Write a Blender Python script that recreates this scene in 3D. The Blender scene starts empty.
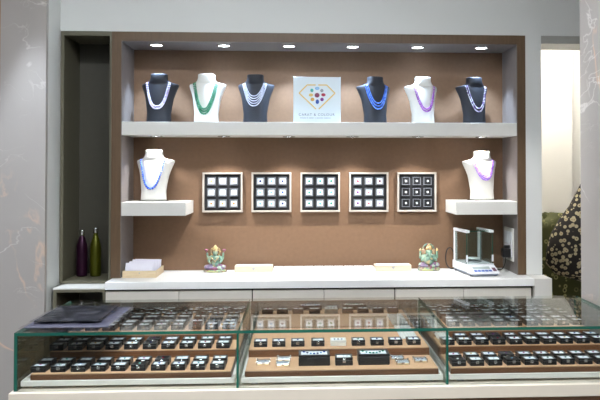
import bpy, math, random
from mathutils import Vector, Matrix, Euler
random.seed(7)
C = bpy.context.scene.collection
PI = math.pi
sin, cos, R = math.sin, math.cos, math.radians

# ------------------------------------------------------------------ materials
def lin(c):
    out = []
    for v in c[:3]:
        v /= 255.0
        out.append(v / 12.92 if v <= .04045 else ((v + .055) / 1.055) ** 2.4)
    return (out[0], out[1], out[2], 1)

class NT:
    def __init__(s, name):
        s.m = bpy.data.materials.new(name); s.m.use_nodes = True
        s.t = s.m.node_tree; s.n = s.t.nodes; s.l = s.t.links
        s.b = s.n['Principled BSDF']
    def add(s, t, **kw):
        n = s.n.new(t)
        for k, v in kw.items(): setattr(n, k, v)
        return n
    def link(s, a, b): s.l.new(a, b)

def mat(name, c, rough=.5, metal=0, var=.04, scale=30, bump=0, bscale=200, coat=0, spec=.5, emit=None, es=0):
    k = NT(name); b = k.b
    b.inputs['Roughness'].default_value = rough
    b.inputs['Metallic'].default_value = metal
    b.inputs['Coat Weight'].default_value = coat
    b.inputs['Specular IOR Level'].default_value = spec
    L = lin(c)
    tc = k.add('ShaderNodeTexCoord')
    nz = k.add('ShaderNodeTexNoise'); nz.inputs['Scale'].default_value = scale; nz.inputs['Detail'].default_value = 4
    k.link(tc.outputs['Object'], nz.inputs['Vector'])
    cr = k.add('ShaderNodeValToRGB')
    cr.color_ramp.elements[0].position = .3; cr.color_ramp.elements[1].position = .7
    cr.color_ramp.elements[0].color = tuple(v * (1 - var) for v in L[:3]) + (1,)
    cr.color_ramp.elements[1].color = tuple(min(1, v * (1 + var)) for v in L[:3]) + (1,)
    k.link(nz.outputs['Fac'], cr.inputs['Fac']); k.link(cr.outputs['Color'], b.inputs['Base Color'])
    if bump:
        n2 = k.add('ShaderNodeTexNoise'); n2.inputs['Scale'].default_value = bscale
        k.link(tc.outputs['Object'], n2.inputs['Vector'])
        bp = k.add('ShaderNodeBump'); bp.inputs['Strength'].default_value = bump; bp.inputs['Distance'].default_value = .002
        k.link(n2.outputs['Fac'], bp.inputs['Height']); k.link(bp.outputs['Normal'], b.inputs['Normal'])
    if emit:
        b.inputs['Emission Color'].default_value = lin(emit); b.inputs['Emission Strength'].default_value = es
    return k.m

def wood(name, c1, c2, rough=.45, scale=(3, 60, 60), axis=None):
    k = NT(name); b = k.b; b.inputs['Roughness'].default_value = rough
    tc = k.add('ShaderNodeTexCoord'); mp = k.add('ShaderNodeMapping'); mp.inputs['Scale'].default_value = scale
    k.link(tc.outputs['Object'], mp.inputs['Vector'])
    nz = k.add('ShaderNodeTexNoise'); nz.inputs['Scale'].default_value = 1.5; nz.inputs['Detail'].default_value = 6
    nz.inputs['Distortion'].default_value = .4
    k.link(mp.outputs['Vector'], nz.inputs['Vector'])
    cr = k.add('ShaderNodeValToRGB'); cr.color_ramp.elements[0].position = .32; cr.color_ramp.elements[1].position = .68
    cr.color_ramp.elements[0].color = lin(c1); cr.color_ramp.elements[1].color = lin(c2)
    k.link(nz.outputs['Fac'], cr.inputs['Fac']); k.link(cr.outputs['Color'], b.inputs['Base Color'])
    return k.m

def marble(name):
    k = NT(name); b = k.b; b.inputs['Roughness'].default_value = .28; b.inputs['Specular IOR Level'].default_value = .4
    tc = k.add('ShaderNodeTexCoord')
    nz = k.add('ShaderNodeTexNoise'); nz.inputs['Scale'].default_value = 2.2; nz.inputs['Detail'].default_value = 6
    k.link(tc.outputs['Object'], nz.inputs['Vector'])
    base = k.add('ShaderNodeValToRGB')
    base.color_ramp.elements[0].color = lin((156, 150, 145)); base.color_ramp.elements[1].color = lin((180, 174, 169))
    k.link(nz.outputs['Fac'], base.inputs['Fac'])
    def vein(scale, rot, dist, lo, colr, prev, seed):
        mp = k.add('ShaderNodeMapping'); mp.inputs['Rotation'].default_value = rot; mp.inputs['Location'].default_value = (seed, seed * .7, seed * .3)
        k.link(tc.outputs['Object'], mp.inputs['Vector'])
        n = k.add('ShaderNodeTexNoise'); n.inputs['Scale'].default_value = scale; n.inputs['Detail'].default_value = 5; n.inputs['Distortion'].default_value = dist
        k.link(mp.outputs['Vector'], n.inputs['Vector'])
        s = k.add('ShaderNodeMath', operation='SUBTRACT'); s.inputs[1].default_value = .5
        k.link(n.outputs['Fac'], s.inputs[0])
        a = k.add('ShaderNodeMath', operation='ABSOLUTE'); k.link(s.outputs[0], a.inputs[0])
        cr = k.add('ShaderNodeValToRGB'); cr.color_ramp.elements[0].position = 0; cr.color_ramp.elements[1].position = lo
        cr.color_ramp.elements[0].color = (1, 1, 1, 1); cr.color_ramp.elements[1].color = (0, 0, 0, 1)
        k.link(a.outputs[0], cr.inputs['Fac'])
        # break the vein up
        n3 = k.add('ShaderNodeTexNoise'); n3.inputs['Scale'].default_value = 3.0
        k.link(mp.outputs['Vector'], n3.inputs['Vector'])
        r3 = k.add('ShaderNodeValToRGB'); r3.color_ramp.elements[0].position = .46; r3.color_ramp.elements[1].position = .64
        k.link(n3.outputs['Fac'], r3.inputs['Fac'])
        mu = k.add('ShaderNodeMath', operation='MULTIPLY'); k.link(cr.outputs['Color'], mu.inputs[0]); k.link(r3.outputs['Color'], mu.inputs[1])
        mx = k.add('ShaderNodeMix', data_type='RGBA'); mx.inputs['B'].default_value = lin(colr)
        k.link(mu.outputs[0], mx.inputs['Factor']); k.link(prev, mx.inputs['A'])
        return mx.outputs['Result']
    o = vein(1.6, (.3, .5, .2), 1.2, .014, (214, 184, 160), base.outputs['Color'], 3.1)
    o = vein(2.6, (1.1, .2, .9), .8, .006, (212, 208, 204), o, 9.4)
    o = vein(4.5, (.1, 1.3, .4), 1.0, .005, (202, 196, 192), o, 5.2)
    k.link(o, b.inputs['Base Color'])
    return k.m

def glass(name, tint=(235, 245, 242), edge=False, veil=1.0):
    """thin clear pane: transparent + fresnel reflection (same for every ray)"""
    k = NT(name); k.n.remove(k.b)
    out = [n for n in k.n if n.type == 'OUTPUT_MATERIAL'][0]
    geo = k.add('ShaderNodeNewGeometry')
    mx = k.add('ShaderNodeMix', data_type='FLOAT')
    mx.inputs['A'].default_value = 1.45; mx.inputs['B'].default_value = 1 / 1.45
    k.link(geo.outputs['Backfacing'], mx.inputs['Factor'])
    fr = k.add('ShaderNodeFresnel'); k.link(mx.outputs['Result'], fr.inputs['IOR'])
    mul = k.add('ShaderNodeMath', operation='MULTIPLY'); mul.inputs[1].default_value = veil
    k.link(fr.outputs[0], mul.inputs[0])
    tr = k.add('ShaderNodeBsdfTransparent'); tr.inputs['Color'].default_value = lin(tint)
    gl = k.add('ShaderNodeBsdfGlossy'); gl.inputs['Roughness'].default_value = .01
    ms = k.add('ShaderNodeMixShader')
    k.link(mul.outputs[0], ms.inputs[0]); k.link(tr.outputs[0], ms.inputs[1]); k.link(gl.outputs[0], ms.inputs[2])
    k.link(ms.outputs[0], out.inputs['Surface'])
    return k.m

def wrapmat(name):
    m = glass(name, (232, 233, 238), veil=.5); t = m.node_tree
    out = [n for n in t.nodes if n.type == 'OUTPUT_MATERIAL'][0]; src = out.inputs['Surface'].links[0].from_socket
    for n in t.nodes:
        if n.type == 'BSDF_GLOSSY': n.inputs['Roughness'].default_value = .12
    d = t.nodes.new('ShaderNodeBsdfDiffuse'); d.inputs['Color'].default_value = lin((205, 204, 222))
    lw = t.nodes.new('ShaderNodeTexNoise'); lw.inputs['Scale'].default_value = 28
    tc = t.nodes.new('ShaderNodeTexCoord'); t.links.new(tc.outputs['Object'], lw.inputs['Vector'])
    cr = t.nodes.new('ShaderNodeValToRGB'); cr.color_ramp.elements[0].position = .5; cr.color_ramp.elements[1].position = .75
    cr.color_ramp.elements[0].color = (0, 0, 0, 1); cr.color_ramp.elements[1].color = (.08, .08, .08, 1)
    t.links.new(lw.outputs['Fac'], cr.inputs['Fac'])
    mx = t.nodes.new('ShaderNodeMixShader'); t.links.new(cr.outputs['Color'], mx.inputs[0]); t.links.new(src, mx.inputs[1]); t.links.new(d.outputs[0], mx.inputs[2])
    t.links.new(mx.outputs[0], out.inputs['Surface'])
    return m

def glass_edge(name):
    k = NT(name); b = k.b
    out = [n for n in k.n if n.type == 'OUTPUT_MATERIAL'][0]
    b.inputs['Base Color'].default_value = lin((30, 98, 84)); b.inputs['Roughness'].default_value = .15
    tr = k.add('ShaderNodeBsdfTransparent'); tr.inputs['Color'].default_value = lin((110, 190, 170))
    ms = k.add('ShaderNodeMixShader'); ms.inputs[0].default_value = .8
    k.link(tr.outputs[0], ms.inputs[1]); k.link(b.outputs[0], ms.inputs[2]); k.link(ms.outputs[0], out.inputs['Surface'])
    return k.m

def cloth_print(name, ground, ring, spot, scale):
    k = NT(name); b = k.b; b.inputs['Roughness'].default_value = .8
    tc = k.add('ShaderNodeTexCoord')
    v = k.add('ShaderNodeTexVoronoi'); v.inputs['Scale'].default_value = scale
    k.link(tc.outputs['Object'], v.inputs['Vector'])
    cr = k.add('ShaderNodeValToRGB'); e = cr.color_ramp.elements
    e[0].position = 0; e[0].color = lin(spot); e[1].position = .9; e[1].color = lin(ground)
    for p, c in (((.10, spot), (.16, ring), (.40, ring), (.46, ground)) if name == 'leopard' else ((.16, spot), (.2, ring), (.32, ring), (.36, ground))):
        x = e.new(p); x.color = lin(c)
    k.link(v.outputs['Distance'], cr.inputs['Fac'])
    nz = k.add('ShaderNodeTexNoise'); nz.inputs['Scale'].default_value = 7
    k.link(tc.outputs['Object'], nz.inputs['Vector'])
    r2 = k.add('ShaderNodeValToRGB'); r2.color_ramp.elements[0].position = .42; r2.color_ramp.elements[1].position = .56
    k.link(nz.outputs['Fac'], r2.inputs['Fac'])
    mx = k.add('ShaderNodeMix', data_type='RGBA'); mx.inputs['A'].default_value = lin(ground)
    if name == 'leopard':
        k.link(cr.outputs['Color'], b.inputs['Base Color'])
    else:
        k.link(r2.outputs['Color'], mx.inputs['Factor']); k.link(cr.outputs['Color'], mx.inputs['B']); k.link(mx.outputs['Result'], b.inputs['Base Color'])
    return k.m

def patina(name, cols, scale=120):
    k = NT(name); b = k.b; b.inputs['Roughness'].default_value = .45
    tc = k.add('ShaderNodeTexCoord')
    v = k.add('ShaderNodeTexVoronoi'); v.inputs['Scale'].default_value = scale
    k.link(tc.outputs['Object'], v.inputs['Vector'])
    sp = k.add('ShaderNodeSeparateColor'); k.link(v.outputs['Color'], sp.inputs[0])
    cr = k.add('ShaderNodeValToRGB'); cr.color_ramp.interpolation = 'CONSTANT'; e = cr.color_ramp.elements
    n = len(cols)
    e[0].position = 0; e[0].color = lin(cols[0]); e[1].position = 1 - 1 / n; e[1].color = lin(cols[-1])
    for i in range(1, n - 1):
        x = e.new(i / n); x.color = lin(cols[i])
    k.link(sp.outputs[0], cr.inputs['Fac']); k.link(cr.outputs['Color'], b.inputs['Base Color'])
    return k.m

def emis(name, c, s):
    k = NT(name)
    k.b.inputs['Base Color'].default_value = lin(c)
    k.b.inputs['Emission Color'].default_value = lin(c); k.b.inputs['Emission Strength'].default_value = s
    return k.m

M = dict(
    wall=mat('wall_paint', (212, 213, 210), .7, var=.015, scale=3),
    ceil=mat('ceiling_paint', (215, 213, 208), .8),
    floor=mat('floor_tile', (150, 147, 142), .3, scale=4),
    wallroom=mat('shop_wall', (150, 149, 148), .8),
    cream=mat('cream_wall', (226, 222, 214), .8, var=.03, scale=2),
    marble=marble('marble'),
    strip=wood('oak_strip', (150, 122, 92), (168, 140, 108), .5, (60, 60, 4)),
    fabric=mat('tan_panel', (119, 91, 68), .5, var=.06, scale=60, bump=.25, bscale=900, spec=.4),
    sidep=mat('brown_laminate', (120, 113, 110), .38, var=.05, scale=50, spec=.5),
    frame=wood('brown_frame', (88, 67, 45), (97, 75, 52), .5, (50, 50, 8)),
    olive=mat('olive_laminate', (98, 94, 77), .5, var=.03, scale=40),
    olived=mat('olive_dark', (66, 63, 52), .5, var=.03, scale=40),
    white=mat('white_laminate', (214, 212, 206), .35, var=.01),
    worktop=mat('worktop_white', (236, 236, 234), .3, var=.01),
    door=mat('cream_door', (206, 202, 192), .45, var=.015),
    cream2=mat('counter_cream', (234, 222, 204), .35, var=.01),
    rail=mat('tray_white', (238, 234, 228), .3, var=.01),
    header=mat('header_grey', (158, 158, 152), .4),
    stepw=wood('step_wood', (96, 62, 38), (124, 84, 54), .4, (4, 90, 90)),
    stept=mat('step_tan', (202, 162, 126), .7, var=.04, scale=60),
    cbody=wood('counter_wood', (120, 84, 58), (136, 98, 70), .5, (4, 60, 60)),
    black=mat('black_leather', (20, 21, 24), .35, bump=.2, bscale=500),
    velvet=mat('charcoal_velvet', (38, 40, 47), .6, bump=.25, bscale=600, spec=.4),
    ivory=mat('ivory_leather', (222, 220, 213), .5, var=.015),
    padw=mat('white_pad', (222, 231, 238), .5, var=.02),
    padb=mat('black_pad', (26, 26, 28), .6),
    silver=mat('silver_metal', (205, 205, 205), .25, 1),
    steel=mat('brushed_steel', (170, 172, 176), .35, 1),
    trayg=mat('grey_tray', (150, 153, 158), .4),
    rimg=mat('pale_grey_rim', (112, 114, 120), .3),
    brass=mat('pale_brass', (214, 196, 160), .3, 1),
    champ=mat('champagne_frame', (196, 186, 174), .3, .3),
    clearp=glass('clear_plastic', (244, 247, 250)),
    glass=glass('showcase_glass', (250, 252, 251), veil=.8),
    bronze=glass('darker_glass', (176, 170, 150)),
    glass2=glass('thin_glass', (244, 249, 248)),
    gedge=glass_edge('glass_edge'),
    mirror=mat('mirror', (205, 205, 200), .015, 1, var=0),
    pine=wood('pale_pine', (214, 190, 150), (228, 208, 172), .5, (10, 80, 80)),
    pinew=wood('bleached_pine', (196, 182, 156), (210, 196, 172), .5, (10, 80, 80)),
    paper=mat('white_paper', (232, 230, 240), .7, var=.02),
    plugb=mat('black_plastic', (18, 18, 20), .4),
    bal=mat('balance_white', (226, 228, 232), .35, var=.01),
    balg=mat('balance_grey', (120, 130, 146), .4),
    lcd=mat('lcd_grey', (176, 188, 186), .2),
    blue=mat('key_blue', (62, 92, 172), .5),
    red=mat('key_red', (100, 60, 84), .5),
    lamp=emis('lamp_lens', (240, 247, 255), 14),
    ceillamp=emis('ceiling_lamp', (240, 246, 253), 14),
    ceillampn=emis('near_ceiling_lamp', (240, 246, 253), 52),
    backlamp=emis('back_room_lamp', (255, 252, 246), 58),
    green_cloth=cloth_print('green_print', (58, 60, 12), (140, 136, 84), (44, 42, 14), 24),
    leopard=cloth_print('leopard', (24, 18, 13), (172, 160, 128), (112, 66, 34), 40),
    board=mat('sign_board', (214, 226, 232), .5, var=.01),
    gold=mat('sign_gold', (218, 186, 112), .5),
    ink=mat('sign_ink', (92, 106, 140), .6),
    purple_b=mat('purple_steel', (50, 18, 42), .3, .6),
    green_b=mat('lime_steel', (78, 80, 12), .3, .6),
    wrap=wrapmat('plastic_wrap'),
    jade=patina('jade_paint', [(120, 152, 130), (100, 132, 116), (146, 164, 140), (176, 158, 118), (110, 146, 128)], 60),
    robe=patina('robe_paint', [(126, 108, 136), (150, 128, 150), (104, 96, 120), (160, 182, 160), (140, 84, 110)], 90),
    goldp=patina('gold_paint', [(206, 178, 118), (190, 160, 100), (220, 200, 156), (150, 130, 100)], 120),
    pedp=patina('pedestal_paint', [(120, 150, 120), (170, 170, 120), (140, 80, 90), (150, 140, 120), (90, 120, 110)], 110),
    pinkf=mat('pink_paint', (150, 90, 108), .5),
)
def gemmat(name, c): return mat(name, c, .12, 0, coat=.6)
GEM = {n: gemmat('gem_' + n, c) for n, c in dict(
    yellow=(222, 190, 110), orange=(206, 160, 84), skyblue=(120, 176, 224), blue=(46, 84, 168), navy=(30, 44, 110),
    green=(40, 140, 110), teal=(70, 170, 160), pink=(206, 120, 170), purple=(120, 60, 130), red=(160, 40, 70),
    clear=(225, 230, 235), lilac=(170, 140, 200), grey=(150, 154, 160), maroon=(120, 50, 80)).items()}
def beadmat(name, c, c2):
    k = NT(name); b = k.b; b.inputs['Roughness'].default_value = .15; b.inputs['Coat Weight'].default_value = .5
    tc = k.add('ShaderNodeTexCoord'); v = k.add('ShaderNodeTexNoise'); v.inputs['Scale'].default_value = 90
    k.link(tc.outputs['Object'], v.inputs['Vector'])
    cr = k.add('ShaderNodeValToRGB'); cr.color_ramp.elements[0].position = .4; cr.color_ramp.elements[1].position = .6
    cr.color_ramp.elements[0].color = lin(c); cr.color_ramp.elements[1].color = lin(c2)
    k.link(v.outputs['Fac'], cr.inputs['Fac']); k.link(cr.outputs['Color'], b.inputs['Base Color'])
    return k.m

# ------------------------------------------------------------------ mesh helpers
class MB:
    def __init__(s): s.v = []; s.f = []; s.mi = []; s.sm = []; s.m = 0
    def face(s, f, smooth=False): s.f.append(f); s.mi.append(s.m); s.sm.append(smooth)
    def box(s, x0, x1, y0, y1, z0, z1, b=0, mi=None):
        if mi is not None: s.m = mi
        i = len(s.v)
        if not b:
            s.v += [(x0, y0, z0), (x1, y0, z0), (x1, y1, z0), (x0, y1, z0), (x0, y0, z1), (x1, y0, z1), (x1, y1, z1), (x0, y1, z1)]
            for q in ((3, 2, 1, 0), (4, 5, 6, 7), (0, 1, 5, 4), (1, 2, 6, 5), (2, 3, 7, 6), (3, 0, 4, 7)): s.face(tuple(i + k for k in q))
        else:
            # chamfered box: corner ring per axis
            def ring(z, d, e):
                return [(x0 + d, y0 + e, z), (x1 - d, y0 + e, z), (x1 - e, y0 + d, z), (x1 - e, y1 - d, z), (x1 - d, y1 - e, z), (x0 + d, y1 - e, z), (x0 + e, y1 - d, z), (x0 + e, y0 + d, z)]
            rings = [ring(z0, b + b * .4, b), ring(z0 + b, b, 0), ring(z1 - b, b, 0), ring(z1, b + b * .4, b)]
            for r in rings: s.v += r
            s.face(tuple(i + 7 - k for k in range(8)))
            for a in range(3):
                for k in range(8):
                    n = (k + 1) % 8; s.face((i + a * 8 + k, i + a * 8 + n, i + a * 8 + 8 + n, i + a * 8 + 8 + k))
            s.face(tuple(i + 24 + k for k in range(8)))
        return s
    def prism(s, poly, z0, z1):
        i = len(s.v); n = len(poly)
        s.v += [(x, y, z0) for x, y in poly] + [(x, y, z1) for x, y in poly]
        s.face(tuple(i + n - 1 - k for k in range(n))); s.face(tuple(i + n + k for k in range(n)))
        for k in range(n): m = (k + 1) % n; s.face((i + k, i + m, i + n + m, i + n + k))
        return s
    def loft(s, rings, smooth=True, caps=True):
        i = len(s.v); n = len(rings[0])
        for r in rings: s.v += [tuple(p) for p in r]
        for a in range(len(rings) - 1):
            for k in range(n):
                m = (k + 1) % n; s.face((i + a * n + k, i + a * n + m, i + (a + 1) * n + m, i + (a + 1) * n + k), smooth)
        if caps:
            s.face(tuple(i + n - 1 - k for k in range(n))); s.face(tuple(i + (len(rings) - 1) * n + k for k in range(n)))
        return s
    def lathe(s, prof, n=20, c=(0, 0, 0), sx=1, sy=1):
        return s.loft([[(c[0] + r * sx * cos(2 * PI * k / n), c[1] + r * sy * sin(2 * PI * k / n), c[2] + z) for k in range(n)] for r, z in prof])
    def ball(s, c, r, n=8, rot=None):
        if not hasattr(r, '__len__'): r = (r, r, r)
        i = len(s.v); m = n // 2 + 1
        def P(x, y, z):
            p = Vector((x * r[0], y * r[1], z * r[2]))
            if rot: p = rot @ p
            return (c[0] + p.x, c[1] + p.y, c[2] + p.z)
        s.v.append(P(0, 0, -1))
        for a in range(1, m):
            t = -PI / 2 + PI * a / m
            for k in range(n): s.v.append(P(cos(t) * cos(2 * PI * k / n), cos(t) * sin(2 * PI * k / n), sin(t)))
        s.v.append(P(0, 0, 1)); e = len(s.v) - 1
        for k in range(n): s.face((i, i + 1 + (k + 1) % n, i + 1 + k), True)
        for a in range(m - 2):
            for k in range(n):
                q = i + 1 + a * n; s.face((q + k, q + (k + 1) % n, q + n + (k + 1) % n, q + n + k), True)
        q = i + 1 + (m - 2) * n
        for k in range(n): s.face((q + k, q + (k + 1) % n, e), True)
        return s
    def tube(s, pts, r, n=8):
        pts = [Vector(p) for p in pts]; rings = []
        rr = r if hasattr(r, '__len__') else [r] * len(pts)
        u = None
        for j, p in enumerate(pts):
            d = (pts[min(j + 1, len(pts) - 1)] - pts[max(j - 1, 0)]).normalized()
            if u is None: u = d.orthogonal().normalized()
            u = (u - d * u.dot(d)).normalized(); w = d.cross(u)
            rings.append([p + (u * cos(2 * PI * k / n) + w * sin(2 * PI * k / n)) * rr[j] for k in range(n)])
        return s.loft(rings)
    def limb(s, pts, rads, n=8):
        for (a, ra), (b, rb) in zip(zip(pts[:-1], rads[:-1]), zip(pts[1:], rads[1:])):
            a = Vector(a); b = Vector(b); k = max(2, int((b - a).length / (min(ra, rb) * .5)))
            for j in range(k + 1):
                t = j / k; s.ball(a.lerp(b, t), ra + (rb - ra) * t, n)
        return s
    def build(s, name, mats, parent=None, loc=None):
        me = bpy.data.meshes.new(name); me.from_pydata(s.v, [], s.f)
        if not isinstance(mats, (list, tuple)): mats = [mats]
        for m in mats: me.materials.append(m)
        me.polygons.foreach_set('material_index', s.mi); me.polygons.foreach_set('use_smooth', s.sm)
        me.update()
        o = bpy.data.objects.new(name, me); C.objects.link(o)
        if parent: o.parent = parent
        if loc: o.location = loc
        return o

def tag(o, label, cat, group=None, kind=None):
    o['label'] = label; o['category'] = cat
    if group: o['group'] = group
    if kind: o['kind'] = kind
    return o
def thing(name, label, cat, loc=(0, 0, 0), rz=0, group=None):
    o = bpy.data.objects.new(name, None); C.objects.link(o); o.empty_display_size = .05
    o.location = loc; o.rotation_euler = (0, 0, rz)
    return tag(o, label, cat, group)
def struct(name, mb, m):
    o = mb.build(name, m); o['kind'] = 'structure'; return o
def dup(root, loc, rz=None, label=None, group=None):
    r = root.copy(); C.objects.link(r); r.location = loc
    if rz is not None: r.rotation_euler = (0, 0, rz)
    if label: r['label'] = label
    if group: r['group'] = group
    for ch in root.children:
        c = ch.copy(); C.objects.link(c); c.parent = r
        for g in ch.children:
            d = g.copy(); C.objects.link(d); d.parent = c
    return r
def child(root, nm):
    for c in list(root.children) + [g for c in root.children for g in c.children]:
        if c.name.split('.')[0] == nm: return c
def setmat(o, m):     # give this copy its own colour: object-level material slot
    o.material_slots[0].link = 'OBJECT'; o.material_slots[0].material = m
def panes(mb, x0, x1, y0, y1, z0, z1):
    """a glass sheet: big faces material 0, the four narrow edges material 1"""
    d = [x1 - x0, y1 - y0, z1 - z0]; ax = d.index(min(d)); i = len(mb.v)
    mb.box(x0, x1, y0, y1, z0, z1)
    fx = {0: (3, 5), 1: (2, 4), 2: (0, 1)}[ax]; n = len(mb.f) - 6
    for k in range(6): mb.mi[n + k] = 0 if (k in fx or (ax == 2 and k == 4)) else 1
ORD = ['first', 'second', 'third', 'fourth', 'fifth', 'sixth', 'seventh', 'eighth', 'ninth', 'tenth']

# ------------------------------------------------------------------ camera
TH = R(3.31); PT = .02
cam = bpy.data.cameras.new('camera'); co = bpy.data.objects.new('camera', cam); C.objects.link(co)
co.location = (0, 0, 1.427); co.rotation_euler = (PI / 2 + PT, 0, -TH)
cam.sensor_width = 36; cam.lens = 770 / 600 * 36; cam.shift_x = -44 / 600; cam.shift_y = -47 / 600; cam.clip_start = .05
bpy.context.scene.camera = co

# ------------------------------------------------------------------ the room
YW, YB, YC = 3.69, 3.957, 3.56        # wall face, niche back, base cabinet face
CEIL = 2.75
struct('floor', MB().box(-2.4, 2.9, -2.6, 6, -.05, 0), M['floor'])
struct('ceiling', MB().box(-2.4, 2.9, -2.6, 6, CEIL, CEIL + .05), M['ceil'])
w = MB()
w.box(-1.126, 2.9, YW, YW + .33, 2.076, CEIL)                    # above niche and doorway
w.box(1.0995, 1.178, YW, YW + .33, .911, 2.076)                   # post right of the niche
struct('wall_back', w, M['wall'])
struct('trim_1', MB().box(1.178, 2.0, YW + .002, YW + .2, 2.037, 2.0755), M['header'])
struct('wall_left', MB().box(-1.300, -1.126, 3.52, 4.02, 0, CEIL), M['wall'])
struct('wall_left_marble', MB().box(-1.326, -1.1262, 3.49, 3.519, 0, CEIL, .001), M['marble'])
struct('trim_2', MB().box(-2.4, -1.327, 3.50, 3.53, 0, CEIL), M['strip'])
struct('wall_right', MB().prism([(1.085, 2.90), (1.062, 2.858), (1.157, 2.50), (1.9, 2.5), (1.9, 2.9)], 0, CEIL), M['marble'])
struct('wall_front', MB().box(-2.4, 2.9, -2.65, -2.6, 0, CEIL), M['wallroom'])
struct('wall_side_left', MB().box(-2.45, -2.4, -2.6, 6, 0, CEIL), M['wallroom'])
struct('wall_side_right', MB().box(2.9, 2.95, -2.6, 6, 0, CEIL), M['wallroom'])
w = MB()
w.box(1.1, 1.665, 4.62, 4.67, 0, CEIL); w.box(1.665, 2.4, 4.95, 5.0, 0, CEIL)
w.box(1.70, 2.4, 4.80, 4.949, 0, 1.93)
w.box(1.0, 1.098, 4.03, 5.0, 0, CEIL)
struct('wall_back_room', w, M['cream'])
struct('wall_rear', MB().box(-2.4, 2.9, 5.95, 6, 0, CEIL), M['cream'])

# ------------------------------------------------------------------ display niche
NX0, NX1, NZ0, NZ1 = -.842, 1.059, .911, 2.032
n = thing('display_niche', 'tan backed wall niche in a brown frame with long white shelf', 'display unit', (0, YW, NZ0))
fr = MB()
fr.box(-.886, NX0, -.002, .30, 0, NZ1 - NZ0); fr.box(NX1, 1.099, -.002, .30, 0, NZ1 - NZ0)
fr.box(-.886, 1.099, -.002, .30, NZ1 - NZ0, 2.075 - NZ0)
fr.build('frame', M['frame'], n)
bp = MB(); bp.box(NX0, NX1, .267, .29, 0, 1.205 - NZ0 - .0006); bp.box(NX0, NX1, .267, .29, 1.205 - NZ0 + .0006, NZ1 - NZ0); bp.box(NX0, NX1, .2685, .29, 1.2 - NZ0, 1.21 - NZ0)
bp.build('back_panel', M['fabric'], n)
MB().box(NX0, NX0 + .003, .001, .267, 0, NZ1 - NZ0).build('side_panel', M['sidep'], n)
MB().box(NX1 - .003, NX1, .001, .267, 0, NZ1 - NZ0).build('side_panel', M['sidep'], n)
MB().box(NX0, NX1, .001, .267, NZ1 - NZ0 - .003, NZ1 - NZ0).build('top_panel', M['sidep'], n)
MB().box(NX0 + .003, NX1 - .003, 0, .267, 1.585 - NZ0, 1.648 - NZ0, .001).build('shelf', M['white'], n)['label'] = 'long white shelf across the niche'
MB().box(NX0 + .003, -.538, 0, .267, 1.203 - NZ0, 1.266 - NZ0, .001).build('shelf', M['white'], n)['label'] = 'short white shelf at the left'
MB().box(.756, NX1 - .003, 0, .267, 1.203 - NZ0, 1.266 - NZ0, .001).build('shelf', M['white'], n)['label'] = 'short white shelf at the right'

# downlights
def downlight(x, y, z, lab, grp, r=.034, e=6, size=110, blend=.7, colr=(.90, .95, 1), tilt=0):
    t = thing('downlight', lab, 'downlight', (x, y, z), 0, grp)
    MB().lathe([(r, 0), (r, -.003), (r * .86, -.004), (r * .82, -.001)], 24).build('trim_ring', M['silver'], t)
    MB().lathe([(r * .82, -.0012), (r * .80, -.0022)], 24).build('lens', M['lamp'], t)
    s = bpy.data.lights.new('spot', 'SPOT'); s.energy = e; s.spot_size = R(size); s.spot_blend = blend; s.color = colr; s.shadow_soft_size = .012
    so = bpy.data.objects.new('spot', s); C.objects.link(so); so.parent = t; so.location = (0, 0, -.02); so.rotation_euler = (R(tilt), 0, 0)
    return t
for i, x in enumerate([-.696, -.370, -.052, .262, .585, .905]):
    downlight(x, 3.785, 2.029, f'recessed white downlight in niche ceiling, {ORD[i]} from the left', 'downlights in the niche ceiling', e=15, size=84, blend=.7, colr=(.62, .83, 1.12), tilt=11)
    if i: downlight(x, 3.79, 1.585, f'recessed downlight under the long shelf, {ORD[i-1]} from the left', 'downlights under the long shelf', r=.03, e=10, size=110, blend=.9, colr=(.97, .98, 1.0), tilt=3)
downlight(-.696, 3.79, 1.585, 'recessed downlight under the long shelf above the blue necklace bust', 'downlights under the long shelf', r=.03, e=9, size=110, blend=.9, colr=(.95, .97, 1.0), tilt=3)

# ------------------------------------------------------------------ tall open cabinet, low open cabinet
t = thing('tall_cabinet', 'tall narrow olive grey open cabinet left of the niche', 'cabinet', (0, YW, 0))
f = MB(); f.box(-1.123, -1.108, 0, .27, .886, 2.075); f.box(-.896, -.888, 0, .27, .886, 2.075)
f.box(-1.108, -.896, 0, .27, 2.055, 2.075); f.box(-1.108, -.896, 0, .27, .886, .899)
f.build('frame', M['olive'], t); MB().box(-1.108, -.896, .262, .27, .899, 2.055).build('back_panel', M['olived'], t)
t = thing('low_cabinet', 'low open cabinet with white top under the tall olive cabinet', 'cabinet', (0, YC, 0))
MB().box(-1.111, -.882, 0, .39, .879, .885).build('top', M['white'], t)
f = MB(); f.box(-1.111, -1.096, 0, .39, 0, .879); f.box(-.890, -.882, 0, .39, 0, .879); f.box(-1.096, -.89, 0, .39, .866, .879); f.box(-1.096, -.89, 0, .39, 0, .1)
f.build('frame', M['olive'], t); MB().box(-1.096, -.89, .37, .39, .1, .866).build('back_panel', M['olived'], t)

def bottle(x, lab, m, h):
    t = thing('water_bottle', lab, 'bottle', (x, 3.85, .8995), 0, 'water bottles in the tall cabinet')
    MB().lathe([(.022, 0), (.0255, .003), (.026, .02), (.026, .135), (.024, .155), (.018, .178), (.0125, .195), (.0105, .205), (.0105, h - .028)], 28).build('body', m, t)
    MB().lathe([(.0105, h - .028), (.012, h - .0275), (.012, h - .003), (.0105, h)], 20).build('cap', M['silver'], t)
bottle(-1.064, 'purple metal water bottle with silver cap in the tall cabinet', M['purple_b'], .226)
bottle(-.998, 'lime green metal water bottle with silver cap in the tall cabinet', M['green_b'], .238)

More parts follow.
